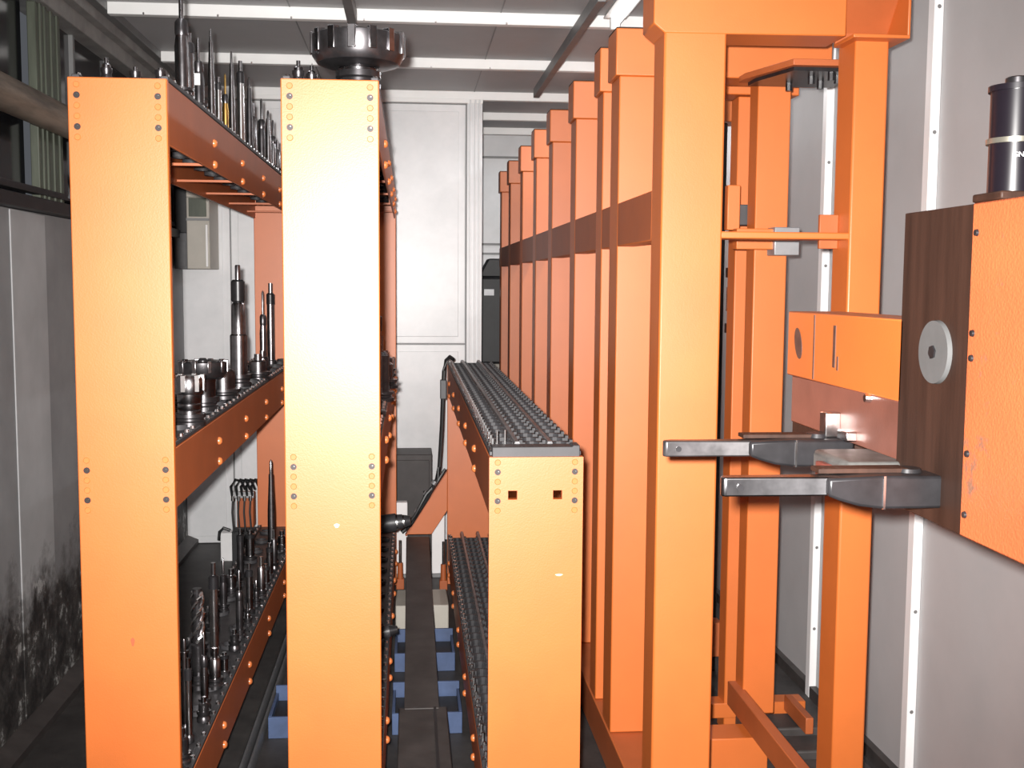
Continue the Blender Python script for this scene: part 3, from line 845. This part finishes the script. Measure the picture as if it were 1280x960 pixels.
# dark machine at the far end of the room
t = thing('dark_machine', 'black machine housing far off beyond the white corner post', 'machine', (0.70, 9.3, FL))
B(0.52, 0.95, 9.15, 9.5, -0.66, 0.05).build('machine_body', 'black_paint', t, 0.02)
MB().prism([(0.56, 0.05), (0.90, 0.05), (0.84, 0.20), (0.64, 0.20)], 'y', 9.2, 9.45).build('machine_hood', 'black_paint', t, 0.01)
B(0.58, 0.90, 9.2, 9.45, FL, -0.66).build('machine_base', 'beige_paint', t, 0.01)
B(0.60, 0.68, 9.14, 9.15, -0.10, -0.05).build('machine_sign', 'grey_metal', t)

# ------------------------------------------------------------------ row of tall orange frames
XP = 0.710
t = thing('post_row_frame', 'long row of tall orange posts joined by a rail, receding behind the front portal', 'steel frame', (0.95, 6.3, FL))
frames = [(3.842, 0.155, 0.17), (4.167, 0.13, 0.17), (4.849, 0.15, 0.17), (5.652, 0.15, 0.17), (6.377, 0.15, 0.17), (7.156, 0.15, 0.17), (8.018, 0.15, 0.17), (8.794, 0.15, 0.17)]
for k, (y, dp, w) in enumerate(frames):
    B(XP, XP + w, y, y + dp, -1.6, 0.705).build('post', 'orange_paint', t, 0.004)
    xr = (1.195, 1.312) if k != 1 else (1.222, 1.30)
    if k < 3:
        B(xr[0], xr[1], y + 0.005, y + 0.10, FL if k else -1.548, 0.70).build('rear_leg', 'orange_paint', t, 0.004)
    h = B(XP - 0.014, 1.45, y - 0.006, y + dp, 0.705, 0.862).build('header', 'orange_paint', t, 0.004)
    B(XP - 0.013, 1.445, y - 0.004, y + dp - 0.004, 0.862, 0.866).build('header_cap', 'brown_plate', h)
B(XP + 0.001, XP + 0.06, 3.30, 9.0, 0.128, 0.276).build('long_rail', 'orange_shaded', t, 0.004)
B(XP - 0.004, XP + 0.17, 3.34, 9.0, FL, -1.602).build('base_beam', 'orange_shaded', t, 0.004)
B(0.885, 1.55, 4.17, 4.25, -1.692, -1.632).build('cross_beam', 'orange_paint', t, 0.003)
B(0.885, 1.30, 5.65, 5.74, -1.692, -1.60).build('cross_beam', 'orange_paint', t, 0.003)
B(1.165, 1.205, 3.05, 3.94, -1.545, -1.456).build('low_rail', 'orange_shaded', t, 0.003)
B(1.46, 1.49, 3.92, 4.165, -1.662, -1.60).build('low_rail', 'orange_shaded', t, 0.003)
B(0.892, 1.245, 3.70, 3.83, FL, -1.575).build('low_cross_box', 'orange_paint', t, 0.004)
# fittings on the inner side
B(1.10, 1.145, 3.86, 3.90, 0.19, 0.345).build('guide_plate', 'orange_paint', t, 0.003)
B(1.15, 1.222, 3.95, 4.02, 0.212, 0.285).build('guide_block', 'block_grey', t, 0.003)
B(1.225, 1.312, 3.72, 3.80, 0.100, 0.195).build('guide_block', 'grey_metal', t, 0.003)
B(1.10, 1.23, 3.74, 3.79, 0.120, 0.190).build('guide_arm', 'orange_paint', t, 0.003)
B(1.27, 1.335, 4.62, 4.70, -1.60, -1.45).build('stop_block', 'orange_shaded', t, 0.003)
MB().cyl((1.345, 4.58, -0.11), (1.345, 4.58, -0.01), 0.035, None, 20).build('roller', 'bright_steel', t)
MB().cyl((1.345, 4.58, -0.50), (1.345, 4.58, 0.16), 0.024, None, 16).build('roller_shaft', 'black_oxide', t)
for z in (0.05, -0.18):
    MB().cyl((1.345, 4.58, z - 0.02), (1.345, 4.58, z + 0.02), 0.040, None, 20).build('roller_collar', 'black_oxide', t)
B(1.335, 1.378, 4.86, 4.95, FL, 0.70).build('shadow_column', 'black_oxide', t, 0.004)  # black upright standing in for the portal leg's shadow on what lies behind
# shelf plate with greasy underside hung below the second header
MB().prism([(1.198, 3.50), (1.45, 3.50), (1.45, 3.83), (1.12, 3.83), (1.12, 3.76)], 'z', 0.688, 0.708).build('ledge_plate', 'orange_shaded', t, 0.002)
MB().prism([(1.21, 3.53), (1.44, 3.53), (1.44, 3.82), (1.15, 3.82), (1.15, 3.74)], 'z', 0.676, 0.688).build('grease_underside', 'black_oxide', t)
for (x, y) in ((1.30, 3.62), (1.34, 3.55), (1.38, 3.60), (1.36, 3.70), (1.27, 3.75), (1.42, 3.5)):
    MB().cyl((x, y, 0.650), (x, y, 0.678), 0.012, None, 8).build('grease_bolt', 'black_oxide', t)

# front portal
t = thing('front_portal', 'nearest and largest orange portal frame with header and thin crossbar', 'steel frame', (1.03, 3.2, FL))
YP = 3.163
B(XP, 0.888, YP, YP + 0.135, FL, 0.712).build('leg', 'orange_paint', t, 0.006)
B(1.262, 1.362, YP, YP + 0.13, FL, 0.700).build('leg', 'orange_paint', t, 0.006)
MB().prism([(XP - 0.032, 0.725), (XP, 0.700), (1.232, 0.704), (1.232, 0.90), (XP - 0.032, 0.90)], 'y', YP - 0.004, YP + 0.15).build('header', 'orange_paint', t, 0.004)
B(0.884, 1.266, YP + 0.005, YP + 0.12, 0.132, 0.152).build('crossbar', 'orange_paint', t, 0.004)
MB().prism([(1.205, 0.108), (1.262, 0.108), (1.262, 0.208), (1.205, 0.208)], 'y', YP + 0.085, YP + 0.10).build('corner_plate', 'orange_shaded', t, 0.002)
# open channel at the right end of the header
ch = B(1.236, 1.398, YP + 0.09, YP + 0.10, 0.700, 0.90).build('end_channel', 'orange_shaded', t)
B(1.392, 1.400, YP - 0.05, YP + 0.10, 0.700, 0.90).build('channel_side', 'orange_paint', ch, 0.002)
B(1.236, 1.400, YP - 0.05, YP + 0.10, 0.692, 0.702).build('channel_lip', 'orange_paint', ch, 0.002)
MB().prism([(YP - 0.05, 0.90), (YP + 0.10, 0.72), (YP + 0.10, 0.90)], 'x', 1.237, 1.394).build('channel_web', 'orange_shaded', ch)
B(XP - 0.01, 0.90, YP - 0.03, YP + 0.17, FL, FL + 0.02).build('foot_plate', 'orange_shaded', t)
# stepped dark floor blocks beside the frames
for (y0, y1, z1, lb) in ((4.00, 4.15, -1.668, 'rearmost of three dark grimy steps low between the portal legs'),
                         (3.84, 3.985, -1.690, 'middle one of three dark grimy steps low between the portal legs'),
                         (3.55, 3.825, -1.712, 'nearest of three dark grimy steps low between the portal legs')):
    tag(B(1.26, 1.64, y0, y1, FL, z1).build('concrete_step', 'duct_dark', bevel=0.008), lb, 'step', 'grimy steps by the right wall')
tag(B(1.50, 1.68, 2.6, 3.45, FL, -1.64).build('floor_channel', 'orange_shaded', bevel=0.004), 'brown channel lying on the floor along the right wall', 'channel')

# ------------------------------------------------------------------ tool changer head with gripper
XG = 0.902
t = thing('tool_changer', 'tool changer head at the right with brown side plate, black motor and two gripper jaws', 'machine', (1.05, 1.9, -0.41))
B(XG + 0.03, 1.28, 1.10, 1.98, -0.402, 0.130).build('housing', 'orange_worn', t, 0.003)
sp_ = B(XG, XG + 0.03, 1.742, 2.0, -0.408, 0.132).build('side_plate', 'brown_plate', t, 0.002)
cv = B(XG - 0.004, XG + 0.03, 1.05, 1.742, -0.408, 0.133).build('cover', 'orange_worn', t, 0.003)
for z in (0.085, -0.075, -0.115, -0.27, -0.37):
    MB().cyl((XG - 0.004, 1.725, z), (XG - 0.008, 1.725, z), 0.006, 0.005, 10).build('cover_screw', 'black_oxide', cv)
d = MB().cyl((XG, 1.853, -0.113), (XG - 0.008, 1.853, -0.113), 0.055, 0.054, 40).build('hub_disc', 'disc_grey', t)
MB().cyl((XG - 0.008, 1.853, -0.113), (XG - 0.011, 1.853, -0.113), 0.012, None, 6).build('hub_screw', 'black_oxide', d)
# arm running back from the head
ar = B(XG, 1.03, 1.99, 2.62, -0.214, -0.062).build('arm', 'orange_paint', t, 0.003)
B(XG - 0.0015, XG + 0.001, 2.44, 2.446, -0.210, -0.066).build('arm_seam', 'bare_patch', ar)
mb = MB()
mb.prism([(2.545 + 0.024 * math.cos(a) + 0.010 * math.sin(a), -0.135 + 0.036 * math.sin(a)) for a in [k * math.pi / 8 for k in range(16)]], 'x', XG - 0.0012, XG + 0.001)
mb.build('bare_patch', 'bare_patch', ar)
B(XG - 0.0012, XG + 0.001, 2.315, 2.329, -0.175, -0.085).build('scratch', 'bare_patch', ar)
B(XG - 0.0012, XG + 0.001, 2.298, 2.305, -0.18, -0.15).build('scratch', 'bare_patch', ar)
B(XG + 0.006, 1.02, 1.99, 2.60, -0.325, -0.214).build('slide_block', 'bronze_steel', t, 0.003)
B(XG + 0.010, 1.02, 2.39, 2.60, -0.37, -0.325).build('slide_end', 'brown_plate', t, 0.002)
MB().cyl((XG + 0.006, 2.14, -0.222), (XG - 0.006, 2.14, -0.222), 0.010, 0.008, 10).build('grease_nipple', 'bright_steel', t)
B(0.875, 0.91, 2.29, 2.325, -0.322, -0.268).build('bright_block', 'bright_steel', t, 0.003)
B(0.885, 0.91, 2.20, 2.25, -0.318, -0.298).build('bright_block', 'bright_steel', t, 0.003)
# gripper carriage and jaws (jaws point away from the head, one behind the other)
B(0.80, 0.98, 1.98, 2.16, -0.372, -0.325).build('carriage', 'carriage_grey', t, 0.010)
B(0.785, 0.80, 2.05, 2.10, -0.378, -0.340).build('carriage_stop', 'red_plastic', t, 0.002)
MB().cyl((0.865, 1.87, -0.36), (0.865, 1.87, -0.316), 0.036, 0.022, 20).build('pivot', 'black_oxide', t)
MB().cyl((0.865, 2.31, -0.36), (0.865, 2.31, -0.314), 0.036, 0.022, 20).build('pivot', 'black_oxide', t)
def jaw(y, s, hi, z0, z1, tipmat):
    # outline in plan: slim finger with hooked tip, widening to the root; s = side that faces the other jaw
    pl = [(0.524, y - 0.004), (0.530, y - 0.010), (0.72, y - 0.013), (0.735, y - 0.020), (0.90, y - 0.024), (0.93, y - 0.01),
          (0.93, y + 0.05), (0.76, y + 0.045), (0.70, y + 0.022), (0.60, y + 0.018), (0.545, y + 0.020), (0.528, y + 0.012)]
    j = MB().prism(pl, 'z', z0, z1).build('jaw', tipmat, t, 0.003)
    # heavier root whose lower edge sweeps down towards the pivot
    MB().prism([(0.705, z0 + 0.002), (0.725, z0 - 0.006), (0.76, z0 - 0.016), (0.80, z0 - 0.021), (0.928, z0 - 0.021), (0.928, z1 + 0.002), (0.80, z1 + 0.003), (0.705, z1 - 0.001)],
               'y', y - 0.026, y + 0.040).build('jaw_root', 'black_oxide', j, 0.005)
    MB().cyl((0.556, y - 0.0095, (z0 + z1) / 2), (0.556, y - 0.0135, (z0 + z1) / 2), 0.006, None, 10).build('jaw_pin', 'black_oxide', j)
    B(0.800, 0.804, y - 0.0285, y - 0.024, z0 - 0.021, z1 + 0.003).build('jaw_edge', 'bright_steel', j)
    B(0.70, 0.86, y + 0.010, y + 0.05, z1 + 0.002, z1 + 0.010).build('jaw_guard', 'brown_plate', j, 0.001)
    return j
jaw(1.845, 1, 0, -0.358, -0.325, 'tool_steel')
jaw(2.285, -1, 0, -0.358, -0.325, 'jaw_dark')
# motor on top
mx, my = 0.940, 1.700
mo = MB().lathe(mx, my, 0.133, [(0.038, 0.012), (0.038, 0.088)], 40).build('motor_lower', 'motor_black', t)
B(mx - 0.043, mx + 0.05, my - 0.045, my + 0.045, 0.133, 0.146).build('motor_flange', 'brown_plate', t, 0.003)
MB().lathe(mx, my, 0.133, [(0.0425, 0.088), (0.0425, 0.096)], 40).build('motor_ring', 'motor_ring', t)
MB().lathe(mx, my, 0.133, [(0.038, 0.096), (0.038, 0.168)], 40).build('motor_upper', 'motor_black', t)
MB().lathe(mx, my, 0.133, [(0.042, 0.168), (0.042, 0.177), (0.020, 0.181)], 40).build('motor_cap', 'motor_black', t)
MB().lathe(mx, my, 0.133, [(0.018, 0.181), (0.018, 0.189), (0.015, 0.191)], 30).build('motor_knob', 'dark_steel', t)
# faded lettering on the motor
for i, (txt, z, s) in enumerate((('GN', 0.198, 0.011), ('N', 0.178, 0.007))):
    cu = bpy.data.curves.new('motor_lettering', 'FONT')
    cu.body = txt
    cu.size = s
    cu.extrude = 0.0003
    tmp = bpy.data.objects.new('tmp', cu)
    COL.objects.link(tmp)
    dg = bpy.context.evaluated_depsgraph_get()
    me = bpy.data.meshes.new_from_object(tmp.evaluated_get(dg))
    bpy.data.objects.remove(tmp, do_unlink=True)
    me.materials.clear(); me.materials.append(MAT['white_letter'])
    # wrap the flat letters onto the cylinder wall
    for v in me.vertices:
        a = -math.pi / 2 - 0.52 + (v.co.x - 0.002) / 0.038
        rr = 0.0384 + v.co.z
        v.co = (mx + rr * math.cos(a) - ORG[t.name][0], my + rr * math.sin(a) - ORG[t.name][1], z + v.co.y - ORG[t.name][2])
    lo = bpy.data.objects.new('motor_lettering', me)
    COL.objects.link(lo)
    lo.parent = mo
